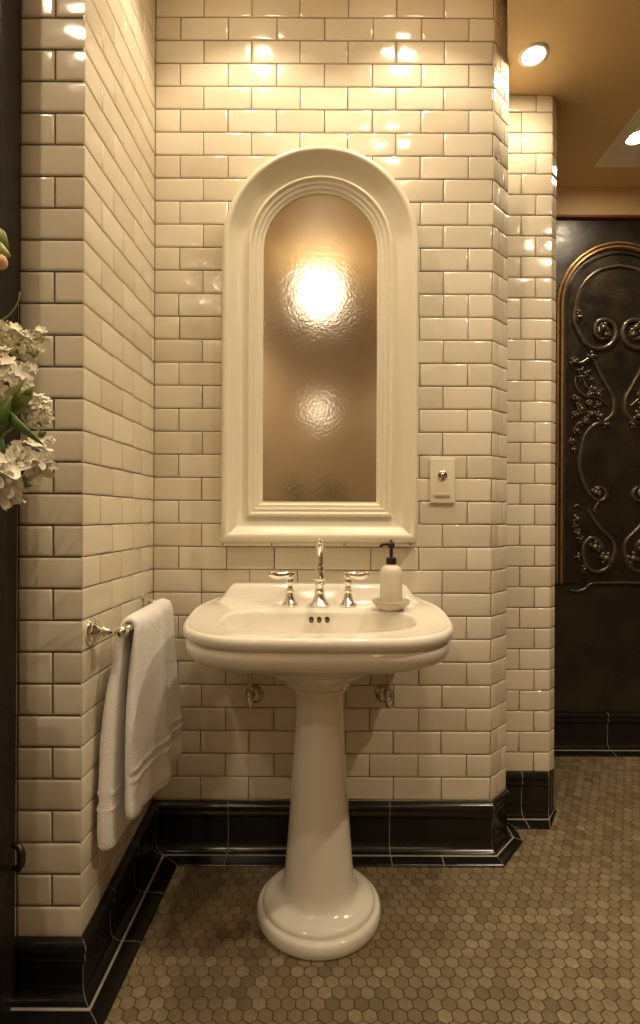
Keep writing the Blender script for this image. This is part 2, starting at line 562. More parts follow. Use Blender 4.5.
def slab(bm, outline, z0, z1, m=0):
    lo = [bm.verts.new((x, y, z0)) for x, y in outline]; hi = [bm.verts.new((x, y, z1)) for x, y in outline]
    bm.faces.new(list(reversed(lo))).material_index = m; bm.faces.new(hi).material_index = m
    for i in range(len(lo)):
        j = (i + 1) % len(lo)
        bm.faces.new((lo[i], lo[j], hi[j], hi[i])).material_index = m


# lowered ceiling with an opening for the light tray
TX0, TX1, TY0, TY1 = 1.256, 1.86, 1.62, 2.49
slab(bm, [(.53, -1.8), (TX0, -1.8), (TX0, FW + .05), (.661, FW + .05), (.661, 1.925), (.53, 1.55)], SOFF, SOFF + .25)
slab(bm, [(TX0, -1.8), (2.35, -1.8), (2.35, TY0), (TX0, TY0)], SOFF, SOFF + .25)
slab(bm, [(TX0, TY1), (2.35, TY1), (2.35, FW + .05), (TX0, FW + .05)], SOFF, SOFF + .25)
slab(bm, [(TX1, TY0), (2.35, TY0), (2.35, TY1), (TX1, TY1)], SOFF, SOFF + .25)
struct('ceiling_corridor', bm, M['ceil'], smooth=False)
bm = bmesh.new()
slab(bm, [(-1.75, -1.85), (.70, -1.85), (.70, D + .2), (-1.75, D + .2)], CEIL, CEIL + .1)
struct('ceiling', bm, M['ceil'], smooth=False)
# tray
bm = bmesh.new()
t = .05
for (a, b, c, d) in ((TX0, TX0 + t, TY0, TY1), (TX1 - t, TX1, TY0, TY1), (TX0 + t, TX1 - t, TY1 - t, TY1), (TX0 + t, TX1 - t, TY0, TY0 + t)):
    box(bm, (a, c, SOFF - .004), (b, d, SOFF + .03))
box(bm, (TX0, TY0, SOFF + .004), (TX1, TY1, SOFF + .03))
struct('trim_1', bm, M['lightwhite'], smooth=False)
# shell
bm = bmesh.new(); slab(bm, [(-1.75, -1.9), (2.35, -1.9), (2.35, -1.8), (-1.75, -1.8)], 0, CEIL); struct('wall_rear', bm, M['plain'], smooth=False)
bm = bmesh.new(); slab(bm, [(-1.75, -1.8), (-1.65, -1.8), (-1.65, 1.5), (-1.75, 1.5)], 0, CEIL)
slab(bm, [(-1.7, 1.45), (-.80, 1.45), (-.80, 1.5), (-1.7, 1.5)], 0, CEIL); struct('wall_entry', bm, M['plain'], smooth=False)
bm = bmesh.new(); slab(bm, [(2.25, -1.8), (2.35, -1.8), (2.35, FW + .05), (2.25, FW + .05)], 0, CEIL); struct('wall_corridor', bm, M['plain_dark'], smooth=False)

# far wall: black panelling with painted frieze
ZP = P(600, 218, FW).z
bm = bmesh.new(); slab(bm, [(.80, FW), (2.3, FW), (2.3, FW + .05), (.80, FW + .05)], 0, ZP - .006)
struct('wall_far', bm, M['dark'], smooth=False)
bm = bmesh.new(); slab(bm, [(.80, FW - .012), (2.3, FW - .012), (2.3, FW + .05), (.80, FW + .05)], ZP + .006, SOFF + .01)
struct('wall_frieze', bm, M['ceil'], smooth=False)
bm = bmesh.new(); box(bm, (.80, FW - .02, ZP - .006), (2.3, FW + .02, ZP + .006), .003)
struct('trim_2', bm, M['redline'], smooth=False)

# left black post at the picture's edge, with its latch
bm = bmesh.new()
for (dx, y0_, y1_) in ((0, 1.18, 1.262), (-.012, 1.17, 1.20)):
    pts = []
    xt, xb = -.7035 + dx, -.7065 + dx
    lo = [(xb, y0_, 0), (xb, y1_, 0), (-1.0, y1_, 0), (-1.0, y0_, 0)]
    hi = [(xt, y0_, CEIL), (xt, y1_, CEIL), (-1.0, y1_, CEIL), (-1.0, y0_, CEIL)]
    t_ = bmesh.new(); rings(t_, [lo, hi]); bmesh.ops.recalc_face_normals(t_, faces=t_.faces[:])
    bmesh.ops.bevel(t_, geom=[e for e in t_.edges if abs((e.verts[0].co - e.verts[1].co).z) > 1], offset=.004, segments=2, affect='EDGES')
    merge(bm, t_)
post = struct('trim_3', bm, M['wood'], sharp=40)
bm = bmesh.new()
c = P(18.5, 857, 1.235)
tube(bm, [c + Vector((-.012, 0, -.026)), c + Vector((.004, -.004, -.024)), c + Vector((.010, -.005, -.008)), c + Vector((.010, -.005, .010)), c + Vector((.002, -.003, .026)), c + Vector((-.014, 0, .028))], lambda t: .006 + .003 * math.sin(PI * t), 10)
tube(bm, [c + Vector((0, 0, -.018)), c + Vector((.016, -.004, -.019))], .0022, 8)
la = obj('latch', bm, M['pump'], post)

# ------------------------------------------------------------------ arched iron panel on the far wall
CX = 618.0
pc = P(CX, 305, FW)
R0 = (CX - 555.6) * FW / F
panel = thing('iron_relief', 'black iron arched panel with scrollwork relief and gold edging on the far black wall', 'panel', (pc.x, FW, 0))
ZS = pc.z                     # spring line
ZBOT = P(CX, 583, FW).z


def arch_line(r, zb_, n=28):
    pts = [(pc.x - r, zb_)]
    pts += [(pc.x + r * math.cos(PI - PI * k / n), ZS + r * math.sin(PI - PI * k / n)) for k in range(n + 1)]
    pts.append((pc.x + r, zb_))
    return pts


def arch_band(bm, prof, zb_):
    """prof: list of (radius, depth toward the viewer)"""
    rs = [[Vector((x, FW - d, z)) for x, z in arch_line(r, zb_)] for r, d in prof]
    rings(bm, rs, closed=False)


bm = bmesh.new()
arch_band(bm, [(R0, .0005), (R0, .012), (R0 - .005, .017), (R0 - .010, .017), (R0 - .013, .010)], ZBOT)
arch_band(bm, [(R0 - .020, .010), (R0 - .022, .018), (R0 - .029, .021), (R0 - .036, .016), (R0 - .037, .006)], ZBOT)
obj('gold_frame', bm, M['brass'], panel, sharp=50)
bm = bmesh.new()
arch_band(bm, [(R0 - .0125, .011), (R0 - .0205, .011)], ZBOT)
arch_band(bm, [(R0 - .036, .007), (R0 - .050, .010), (R0 - .054, .016), (R0 - .060, .016), (R0 - .064, .008)], ZBOT)
r = R0 - .063
al = arch_line(r, ZBOT)
f = bm.faces.new([bm.verts.new((x, FW - .009, z)) for x, z in al])
if f.normal.y > 0: f.normal_flip()
fieldbm = bm


def Q(px, py, d=.012):
    v = P(px, py, FW); v.y = FW - d; return v


curves = [
    ([(619, 266.6), (600.7, 270.3), (587.7, 278.6), (578.4, 291.6), (574.3, 306.5), (572.8, 321.3), (577.5, 332.4), (584, 343.6), (593.2, 349.1),
      (602.5, 348.8), (610.9, 343.6), (614.6, 334.3), (611.8, 325), (604.4, 320.8), (597, 322.2), (593.6, 328.7), (595, 336), (600.7, 340), (605, 337), (606, 331.6), (601.6, 329.7)], .0078),
    ([(589.5, 350.9), (597, 371.4), (606.2, 388), (611.7, 399), (611.7, 412.6), (604.5, 420.8), (592.2, 425.9), (584, 435), (579.9, 449.5), (577.8, 466),
      (582, 482.3), (589, 494.6), (598.3, 500.8), (604.5, 495.7), (601.4, 488), (594.2, 488.5), (594.2, 493.6)], .0066),
    ([(572.8, 361.2), (578.4, 364), (585.8, 360.3), (591.4, 354.6)], .006),
    ([(573.8, 377), (575.5, 388), (584, 396.4), (596, 398), (606.6, 406.4)], .005),
    ([(582, 380), (586, 388), (594, 392), (603, 390)], .005),
    ([(598, 501), (595.3, 504.9), (593.2, 511), (596.3, 514.1)], .005),
    ([(586, 509), (593, 520), (600.4, 529.5), (610.7, 539.8), (612.7, 552), (606.6, 566.5), (596.3, 571.6), (586, 566.5), (581.9, 554), (583, 543.8),
      (590, 537.7), (598.3, 541.8), (599.4, 548), (593.2, 550), (591.2, 546)], .0066),
    ([(573, 507), (576.5, 505), (579, 508)], .0045),
]
bm = fieldbm
for mir in (False, True):
    for pts, rad in curves:
        rad *= 1.3
        pp = [(2 * CX - x, y) if mir else (x, y) for x, y in pts]
        w = catmull([Q(x, y, .011) for x, y in pp], 7)
        tube(bm, w, lambda t, rad=rad: rad * (.55 + .6 * math.sin(PI * min(1, .12 + t * .8))), 8, mat=1, up=(0, 1, 0), flat=.9)
        # thin fillet running beside each main scroll
        if rad > .0078:
            off = catmull([Q(x, y, .010) + Vector((.0105 * (1 if not mir else -1), 0, -.004)) for x, y in pp], 7)
            tube(bm, off, .0034, 6, mat=1)
blobs = [(572.8, 362.5, 1.2), (590.5, 357.5, 1.3), (580, 371, 1), (586.5, 373, 1), (580, 378, 1), (593, 390, 1.2), (597, 395, 1), (589.5, 395, 1), (573, 397, .9),
         (601.6, 329, 1.5), (597.5, 333, 1.1), (604.5, 336, 1.2), (600, 326, 1.0),
         (575.8, 399.5, 1), (573.7, 416, 1), (585, 421, 1), (575.8, 431, 1.1), (571.8, 441, 1), (583, 423, 1), (590, 414.6, 1.3), (599.4, 416.7, 1.4), (604.5, 425, 1),
         (575.8, 519, 1.2), (574.7, 525.5, 1), (576.8, 533.6, 1.2), (579, 539, 1), (604.5, 558.2, 1.6), (576.8, 557, 1), (583, 569, 1), (588, 405, 1.1),
         (594.5, 493, 1.4), (593.5, 547, 1.6), (580.5, 410, 1.2), (596, 406, 1.1), (578, 424, 1), (577.5, 318, 1.0), (577.8, 313, .8), (573, 450, .8), (576, 405, .9), (590, 380, .8)]
random.seed(3)
for mir in (False, True):
    for x, y, s in blobs:
        x = 2 * CX - x if mir else x
        c = Q(x, y, .015)
        blob(bm, c, .0125 * s, (1, .9, .85), 10, mat=1)
        for k in range(6):
            a = random.random() * 2 * PI
            blob(bm, c + Vector((math.cos(a) * .014 * s, .002, math.sin(a) * .015 * s)), .0072 * s, (1, .8, 1), 8, mat=1)
for v in bm.verts: v.co.y = min(v.co.y, FW - .002)
obj('scrollwork_field', bm, [M['iron'], M['relief']], panel, sharp=50)
bm = bmesh.new()
lp = [(569, 590), (577, 590.5), (584, 588.5), (588, 584.5), (594, 583), (618, 582.4)]
lp = lp + [(2 * CX - x, y) for x, y in reversed(lp[:-1])]
tube(bm, catmull([Q(x, y, .010) for x, y in lp], 6), .0065, 8)
for v in bm.verts: v.co.y = min(v.co.y, FW - .002)
obj('bottom_moulding', bm, M['relief'], panel)

# ------------------------------------------------------------------ arched mirror
MX = -.002
W0, ZC, ZB0 = .327, P(320, 246.5, 1.81).z, P(320, 541.5, 1.81).z
mirror = thing('arched_mirror', 'tall arched mirror of rippled glass in a cream moulded frame above the sink', 'mirror', (MX, D, ZB0))


def frame_loop(s, h, n=48):
    w = W0 - s
    pts = [(-w, ZB0 + s)]
    m_ = 14
    pts += [(-w, ZB0 + s + (ZC - ZB0 - s) * k / m_) for k in range(1, m_)]
    pts += [(w * math.cos(PI - PI * k / n), ZC + w * math.sin(PI - PI * k / n)) for k in range(n + 1)]
    pts += [(w, ZB0 + s + (ZC - ZB0 - s) * (1 - k / m_)) for k in range(1, m_)]
    pts += [(w, ZB0 + s)]
    return [Vector((MX + x, D - h, z)) for x, z in pts]


prof = [(0, 0), (0, .054), (.003, .062), (.009, .067), (.017, .068), (.023, .065), (.026, .060), (.028, .057), (.032, .054), (.042, .043), (.054, .033), (.068, .0265), (.082, .024),
        (.084, .034), (.088, .0385), (.093, .039), (.097, .035), (.098, .030), (.103, .029), (.106, .031), (.110, .030), (.112, .024), (.118, .0225), (.122, .023), (.125, .019), (.129, .0165), (.133, .016), (.134, .008)]
bm = bmesh.new()
rings(bm, [frame_loop(s, h) for s, h in prof], cap0=False, cap1=False)
bmesh.ops.recalc_face_normals(bm, faces=bm.faces[:])
obj('frame', bm, M['frame'], mirror, sharp=38)
bm = bmesh.new()
f = bm.faces.new([bm.verts.new(v) for v in frame_loop(.1335, .0095)])
f.normal_update()
if f.normal.y > 0: f.normal_flip()
o = obj('glass', bm, M['mirror'], mirror, smooth=False)
o['label'] = 'rippled reflecting glass'
bm = bmesh.new()
box(bm, (MX - W0, D - .03, ZB0 - .013), (MX + W0, D - .004, ZB0), .002)
obj('bottom_ledge', bm, M['frame'], mirror)
for px in (222.5, 271.5, 344.0, 410):
    bm = bmesh.new(); c = P(px, 544.2, D - .03)
    lathe(bm, [(.0, -.003), (.003, -.003), (.003, .002), (0, .003)], c, 10, (0, -1, 0))
    obj('screw', bm, M['hole'], mirror)

# ------------------------------------------------------------------ switch plate
a, b = P(429.5, 458.5, D), P(454.2, 503.5, D)
sw = thing('wall_switch', 'ivory rectangular switch plate with one round push button right of the mirror', 'switch', ((a.x + b.x) / 2, D, (a.z + b.z) / 2))
bm = bmesh.new(); box(bm, (a.x, D - .014, b.z), (b.x, D - .003, a.z), .0035, seg=3); obj('plate', bm, M['plate'], sw, sharp=50)
bm = bmesh.new(); c = P(442.5, 475.3, D - .015)
lathe(bm, [(.0155, 0), (.0155, .003), (.012, .005), (.0105, .0045), (.0095, .002), (.008, .0065), (.005, .009), (0, .0098)], c, 28, (0, -1, 0))
obj('push_button', bm, M['brassknob'], sw, sharp=40)
bm = bmesh.new(); c = P(442, 495.3, D - .014)
box(bm, (c.x - .027, c.y - .004, c.z - .006), (c.x + .027, c.y + .002, c.z + .0055), .003, seg=3)
obj('slot_bar', bm, M['dullslot'], sw)

# ------------------------------------------------------------------ pedestal sink
SX = -.003
sink = thing('pedestal_sink', 'white porcelain pedestal sink below the arched mirror', 'sink', (SX, 1.56, 0))
half = [(0, 1.277), (.07, 1.278), (.14, 1.281), (.205, 1.288), (.258, 1.308), (.303, 1.342), (.338, 1.388), (.359, 1.44), (.371, 1.50), (.377, 1.58), (.376, 1.66), (.366, 1.74), (.353, 1.80), (.343, 1.841)]
right = [Vector((x, y, 0)) for x, y in half]
rightc = catmull(right, 8)
outl = rightc + [Vector((-p.x, p.y, 0)) for p in reversed(rightc)]
CY = 1.55
NS = 220


def ray(poly, ang):
    d = Vector((math.cos(ang), math.sin(ang)))
    best = None
    for i in range(len(poly)):
        p, q = poly[i], poly[(i + 1) % len(poly)]
        ax, ay = p.x, p.y - CY; ex, ey = q.x - p.x, q.y - p.y
        den = d.x * ey - d.y * ex
        if abs(den) < 1e-12: continue
        t_ = (ax * ey - ay * ex) / den; u = (ax * d.y - ay * d.x) / den
        if t_ > 0 and -1e-6 <= u <= 1 + 1e-6 and (best is None or t_ > best): best = t_
    return best


angs = [2 * PI * i / NS for i in range(NS)]
OUT = [ray(outl, a) for a in angs]


def superell(rx, ryf, ryb, cy, nf, nb):
    poly = []
    for i in range(400):
        a = 2 * PI * i / 400; c, s = math.cos(a), math.sin(a)
        n = nf if s < 0 else nb; ry = ryf if s < 0 else ryb
        poly.append(Vector((rx * abs(c) ** (2 / n) * (1 if c > 0 else -1), cy + ry * abs(s) ** (2 / n) * (1 if s > 0 else -1), 0)))
    return poly


OPEN = [ray(superell(.272, .155, .130, 1.535, 2.5, 3.0), a) for a in angs]
BOT = [ray(superell(.12, .08, .07, 1.54, 2.0, 2.2), a) for a in angs]


def dz(x, y):
    """deck height above the rim: gentle rise to the back plus the raised ledge"""
    e = .010 * sstep(1.45, 1.72, y)
    k = 1 - sstep(.280, .338, abs(x))
    e += .056 * sstep(1.762, 1.800, y) * k
    e -= .006 * math.exp(-((y - 1.752) / .012) ** 2) * k
    e -= .006 * sstep(1.825, 1.85, y) * k
    return e


def ring_out(sc, z, top=False, scx=None):
    r = []
    for a, ro in zip(angs, OUT):
        x, y = math.cos(a) * ro, CY + math.sin(a) * ro
        y2 = 1.843 - (1.843 - y) * sc; x2 = x * (scx or sc)
        zz = z + (dz(x2, y2) if top else 0)
        r.append(Vector((SX + x2, y2, zz)))
    return r


def ring_mix(k, z, top=True, zadd=0):
    """between rim (k=0) and bowl opening (k=1)"""
    r = []
    for a, ro, ri in zip(angs, OUT, OPEN):
        x0, y0 = math.cos(a) * ro * .962, 1.843 - (1.843 - (CY + math.sin(a) * ro)) * .962
        x1, y1 = math.cos(a) * ri, CY + math.sin(a) * ri
        x, y = x0 + (x1 - x0) * k, y0 + (y1 - y0) * k
        r.append(Vector((SX + x, y, z + dz(x, y) * (1 - sstep(.92, 1, k) * .5))))
    return r


def ring_bowl(k, z):
    r = []
    for a, ri, rb in zip(angs, OPEN, BOT):
        q = rb + (ri - rb) * k if k >= 0 else rb * (1 + k)
        r.append(Vector((SX + math.cos(a) * q, CY + math.sin(a) * q, z)))
    return r


def ell(rx, ryf, ryb, cy, z):
    return [Vector((SX + math.cos(a) * rx, cy + math.sin(a) * (ryf if math.sin(a) < 0 else ryb), z)) for a in angs]


def blend(r0, r1, t, z):
    return [Vector((p.x * (1 - t) + q.x * t, p.y * (1 - t) + q.y * t, z)) for p, q in zip(r0, r1)]


Zr = .850
rs = []
# bowl from the drain outwards
rs += [ring_bowl(-.8, .700), ring_bowl(-.5, .701), ring_bowl(0, .706)]
for k in range(1, 13):
    t = k / 12
    rs.append(ring_bowl(t ** .8 if t < 1 else 1, .706 + (.838 - .706) * (1 - math.sqrt(max(0, 1 - t ** 2.0))) ** .9))
# lip of bowl and deck
rs.append(ring_mix(.985, .8445)); rs.append(ring_mix(.955, .8475))
for k in range(1, 24):
    rs.append(ring_mix(.955 * (1 - k / 23.0), .8480 + .0035 * (k / 23) ** 2))
# rolled rim and band
for sc, z in ((.975, .8535), (.986, .8545), (.995, .8525), (1.001, .8475), (1.004, .841), (1.003, .834), (.998, .8275), (.990, .8235), (.981, .8215)):
    rs.append(ring_out(sc, z, top=False) if sc > .99 else ring_out(sc, z - (0 if sc < .985 else 0), top=z > .85))
# apron
for sc, z in ((.979, .8185), (.984, .8135), (.989, .806), (.989, .798), (.984, .789), (.974, .778), (.957, .7685), (.928, .7605), (.88, .7535), (.82, .7465)):
    rs.append(ring_out(sc, z))
last = ring_out(.82, .7465)
e0 = ell(.193, .135, .135, 1.575, .712)
for t, z in ((.2, .7395), (.4, .732), (.6, .7245), (.8, .718), (.97, .713)):
    rs.append(blend(last, e0, t, z))
rs.append(e0)
for rx, ryf, z in ((.190, .133, .7095), (.183, .130, .7065), (.170, .126, .702), (.150, .120, .694), (.128, .112, .685), (.108, .103, .678), (.099, .098, .6735), (.0975, .0965, .668), (.0955, .095, .661), (.090, .089, .657)):
    rs.append(ell(rx, ryf, ryf, 1.575, z))
bm = bmesh.new()
rings(bm, rs)
bmesh.ops.recalc_face_normals(bm, faces=bm.faces[:])
obj('basin', bm, M['porcelain'], sink, sharp=60)
# pedestal
bm = bmesh.new()
PY = 1.558
prof = [(.072, .662), (.080, .660), (.081, .652), (.074, .645), (.0685, .635), (.0685, .60), (.072, .50), (.0785, .40), (.0865, .28), (.0950, .17), (.1005, .11), (.1035, .085), (.109, .074), (.118, .066), (.136, .0605), (.150, .058), (.158, .0545), (.1605, .048), (.1610, .0425), (.1635, .041),
        (.1685, .0415), (.174, .038), (.177, .031), (.178, .020), (.177, .010), (.174, .003), (.172, 0)]
seg = 72
rs = []
for r, z in prof:
    yr = r * (1.0 if r < .11 else .98)
    rs.append([Vector((SX + .0045 + r * math.cos(2 * PI * i / seg), PY + yr * math.sin(2 * PI * i / seg), z)) for i in range(seg)])
rings(bm, rs); bmesh.ops.recalc_face_normals(bm, faces=bm.faces[:])
obj('pedestal', bm, M['porcelain'], sink, sharp=60)
for px in (311.3, 319.2, 327.2):
    bm = bmesh.new(); c = P(px, 619, 1.643)
    # sits on the sloping back of the bowl
    nrm = Vector((0, -.80, .6)).normalized()
    lathe(bm, [(.0075, -.012), (.0075, .001), (.0066, .0022), (.0056, .0015), (.0052, -.004), (0, -.004)], c, 20, nrm)
    obj('overflow_hole', bm, M['hole'], sink)
bm = bmesh.new(); lathe(bm, [(.028, .697), (.028, .704), (.022, .7055), (.018, .702), (0, .702)], (SX, 1.545, 0), 28)
obj('drain', bm, M['chrome'], sink)

# faucet: spout and two lever handles (things standing on the sink)
def fat(prof, k): return [(a * k, b) for a, b in prof]


def deckz(y): return .8485 + dz(.1, y) + .0005


fy = 1.722
fz = deckz(fy)
fx = P(319.5, 603, fy).x
fau = thing('faucet', 'polished chrome faucet with curved spout and two levers on the sink deck', 'faucet', (fx, fy, fz))
bm = bmesh.new()
lathe(bm, fat([(.027, 0), (.0275, .003), (.025, .006), (.021, .010), (.017, .018), (.0135, .030), (.0115, .040), (.0125, .043), (.0125, .046), (.0105, .049), (.0105, .060), (.0125, .063), (.0125, .067), (.010, .070), (.0095, .076),
           (.0125, .080), (.014, .086), (.0125, .093), (.010, .097), (.0095, .12)], 1.32), (fx, fy, fz), 32)
tube(bm, catmull([(fx, fy, fz + .10), (fx, fy, fz + .150), (fx, fy - .008, fz + .172), (fx, fy - .035, fz + .191), (fx, fy - .070, fz + .190), (fx, fy - .098, fz + .172), (fx, fy - .108, fz + .148), (fx, fy - .109, fz + .128)], 8),
     lambda t: .0128 - .002 * t, 16)
lathe(bm, [(.0105, 0), (.0138, .002), (.0138, .014), (.011, .018)], (fx, fy - .109, fz + .118), 20)
lathe(bm, [(.006, 0), (.008, .004), (.006, .010), (.003, .014), (0, .015)], (fx, fy - .04, fz + .200), 16)
obj('spout', bm, M['chrome'], fau, sharp=45)
for px, sgn in ((290, -1), (348, 1)):
    hx = P(px, 602, fy).x
    bm = bmesh.new()
    lathe(bm, fat([(.0235, 0), (.024, .003), (.022, .006), (.018, .010), (.014, .020), (.011, .032), (.0095, .040), (.0115, .043), (.0115, .046), (.008, .050), (.007, .062), (.010, .066), (.012, .073), (.0115, .081), (.008, .087), (.0065, .090)], 1.22), (hx, fy, fz), 28)
    h = obj('handle_base', bm, M['chrome'], fau, sharp=45)
    bm = bmesh.new()
    z = fz + .092
    tube(bm, catmull([(hx + sgn * -.013, fy, z + .004), (hx + sgn * .004, fy - .002, z + .006), (hx + sgn * .02, fy - .006, z + .004), (hx + sgn * .04, fy - .011, z + .003), (hx + sgn * .058, fy - .016, z + .009), (hx + sgn * .064, fy - .018, z + .012)], 6),
         lambda t: .009 + .0055 * math.sin(PI * min(1, t * .9)) - .003 * t, 14)
    lathe(bm, [(.010, -.010), (.0135, -.004), (.0135, .005), (.010, .011), (.004, .015), (0, .0155)], (hx, fy, z), 20)
    obj('lever', bm, M['chrome'], fau)

# soap dish and bottle
sy = 1.665
sx = P(391, 604, sy).x
sz = deckz(sy) + .0005
dish = bmesh.new()
lathe(dish, [(.030, 0), (.036, .001), (.046, .008), (.055, .018), (.0595, .0255), (.058, .0275), (.053, .024), (.045, .016), (.035, .0125), (0, .012)], (sx, sy, sz), 44)
tag(obj('soap_dish', dish, M['dish'], sharp=70), 'round shallow stone coloured soap dish on the right of the sink deck', 'dish')
bot = thing('soap_dispenser', 'cream ceramic pump bottle standing in the dish on the sink', 'soap dispenser', (sx, sy, sz + .0125))
bm = bmesh.new()
lathe(bm, [(.0300, .0125), (.0325, .014), (.0345, .019), (.0345, .105), (.0342, .112), (.0325, .121), (.028, .129), (.020, .134), (.014, .136), (.0135, .140)], (sx, sy, sz), 40)
obj('bottle', bm, M['ceramic'], bot, sharp=60)
bm = bmesh.new()
lathe(bm, [(.0155, .138), (.0160, .140), (.0160, .155), (.0145, .158), (.006, .159), (.0055, .160), (.0055, .186), (.0095, .188), (.0105, .192), (.0105, .202), (.008, .205), (.004, .206), (.0035, .212), (0, .213)], (sx, sy, sz), 28)
tube(bm, catmull([(sx, sy, sz + .197), (sx - .014, sy - .004, sz + .2), (sx - .028, sy - .008, sz + .198), (sx - .036, sy - .011, sz + .191)], 6), lambda t: .0072 - .0032 * t, 12)
obj('pump', bm, M['pump'], bot, sharp=50)

# supply valves
def valve(px, py, sgn, label):
    c = P(px, py, 1.845)
    v = thing('supply_valve', label, 'valve', (c.x, c.y, c.z), 'water supply valves under the sink')
    bm = bmesh.new()
    lathe(bm, [(.031, 0), (.031, .003), (.026, .009), (.018, .013), (.010, .015), (0, .015)], c, 32, (0, -1, 0))
    obj('escutcheon', bm, M['nickel'], v, sharp=50)
    bm = bmesh.new()
    b = c + Vector((-sgn * .010, -.05, 0))
    tube(bm, [c + Vector((-sgn * .004, -.01, 0)), b], .0085, 14)
    lathe(bm, [(.0, -.034), (.007, -.033), (.008, -.026), (.0125, -.024), (.0135, -.012), (.0135, .010), (.011, .014), (.011, .024), (.008, .027)], b, 20)
    obj('valve_body', bm, M['nickel'], v, sharp=50)
    bm = bmesh.new()
    lathe(bm, [(0, .012), (.006, .012), (.007, .030), (0, .030)], b, 12, (0, -1, 0))
    t_ = bmesh.new(); bmesh.ops.create_uvsphere(t_, u_segments=20, v_segments=10, radius=1)
    for q in t_.verts: q.co = b + Vector((sgn * .004 + q.co.x * .0085, -.034 + q.co.y * .006, q.co.z * .017))
    merge(bm, t_)
    obj('valve_handle', bm, M['chrome'], v)
    bm = bmesh.new()
    tube(bm, catmull([b + Vector((0, 0, .02)), b + Vector((0, 0, .09)), b + Vector((sgn * -.001, -.002, .13)), b + Vector((0, -.004, .165))], 6), .0072, 12)
    obj('riser_pipe', bm, M['nickel'], v)


valve(254.5, 694, 1, 'chrome water supply valve under the left side of the sink')
valve(384, 693, -1, 'chrome water supply valve under the right side of the sink')

# ------------------------------------------------------------------ towel bar and towel
BX, BZ = -.488, .858
tb = thing('towel_bar', 'chrome towel bar on the left tiled wall', 'towel bar', (XP, 1.55, BZ))
for y in (1.335, 1.752):
    wx = XP + .004 - .004 * (y > 1.5)
    bm = bmesh.new()
    lathe(bm, [(.033, 0), (.034, .004), (.031, .008), (.026, .010), (.026, .013), (.021, .017), (.014, .022), (.011, .028), (.0135, .032), (.0135, .036), (.009, .040), (.0085, BX - wx - .018), (.013, BX - wx - .014), (.013, BX - wx - .010), (.011, BX - wx - .005)],
          (wx, y, BZ), 32, (1, 0, 0))
    lathe(bm, [(0, -.018), (.009, -.0165), (.0145, -.010), (.0165, 0), (.0145, .010), (.009, .0165), (0, .018)], (BX, y, BZ), 24, (0, 1, 0))
    obj('bracket', bm, M['chrome'], tb, sharp=50)
bm = bmesh.new(); lathe(bm, [(.0085, 1.340), (.0085, 1.77)], (BX, 0, BZ), 20, (0, 1, 0)); obj('bar', bm, M['chrome'], tb)

ctrl = [  # x, z, thickness, y front, y back
    (-.5345, .308, .030, 1.352, 1.68), (-.5345, .312, .042, 1.342, 1.695), (-.5340, .325, .047, 1.336, 1.70), (-.534, .37, .048, 1.334, 1.70), (-.534, .42, .046, 1.335, 1.70), (-.533, .50, .045, 1.338, 1.70), (-.531, .60, .046, 1.345, 1.705), (-.524, .70, .040, 1.354, 1.71),
    (-.516, .77, .032, 1.364, 1.695), (-.511, .82, .024, 1.374, 1.695), (-.506, .858, .018, 1.378, 1.695), (-.499, .872, .018, 1.380, 1.695), (-.488, .8775, .018, 1.380, 1.695), (-.476, .872, .018, 1.380, 1.695),
    (-.470, .858, .018, 1.378, 1.695), (-.470, .83, .020, 1.372, 1.70), (-.474, .76, .024, 1.362, 1.71), (-.477, .66, .026, 1.352, 1.72), (-.477, .56, .027, 1.346, 1.73), (-.475, .48, .028, 1.342, 1.735), (-.474, .42, .028, 1.340, 1.738), (-.473, .398, .026, 1.341, 1.738), (-.472, .385, .020, 1.348, 1.733), (-.472, .381, .010, 1.356, 1.728)]
c3 = catmull([(a, b, c) for a, b, c, d, e in ctrl], 14)
c2 = catmull([(d, e, 0) for a, b, c, d, e in ctrl], 14)
bm = bmesh.new()
rs = []
N = len(c3)
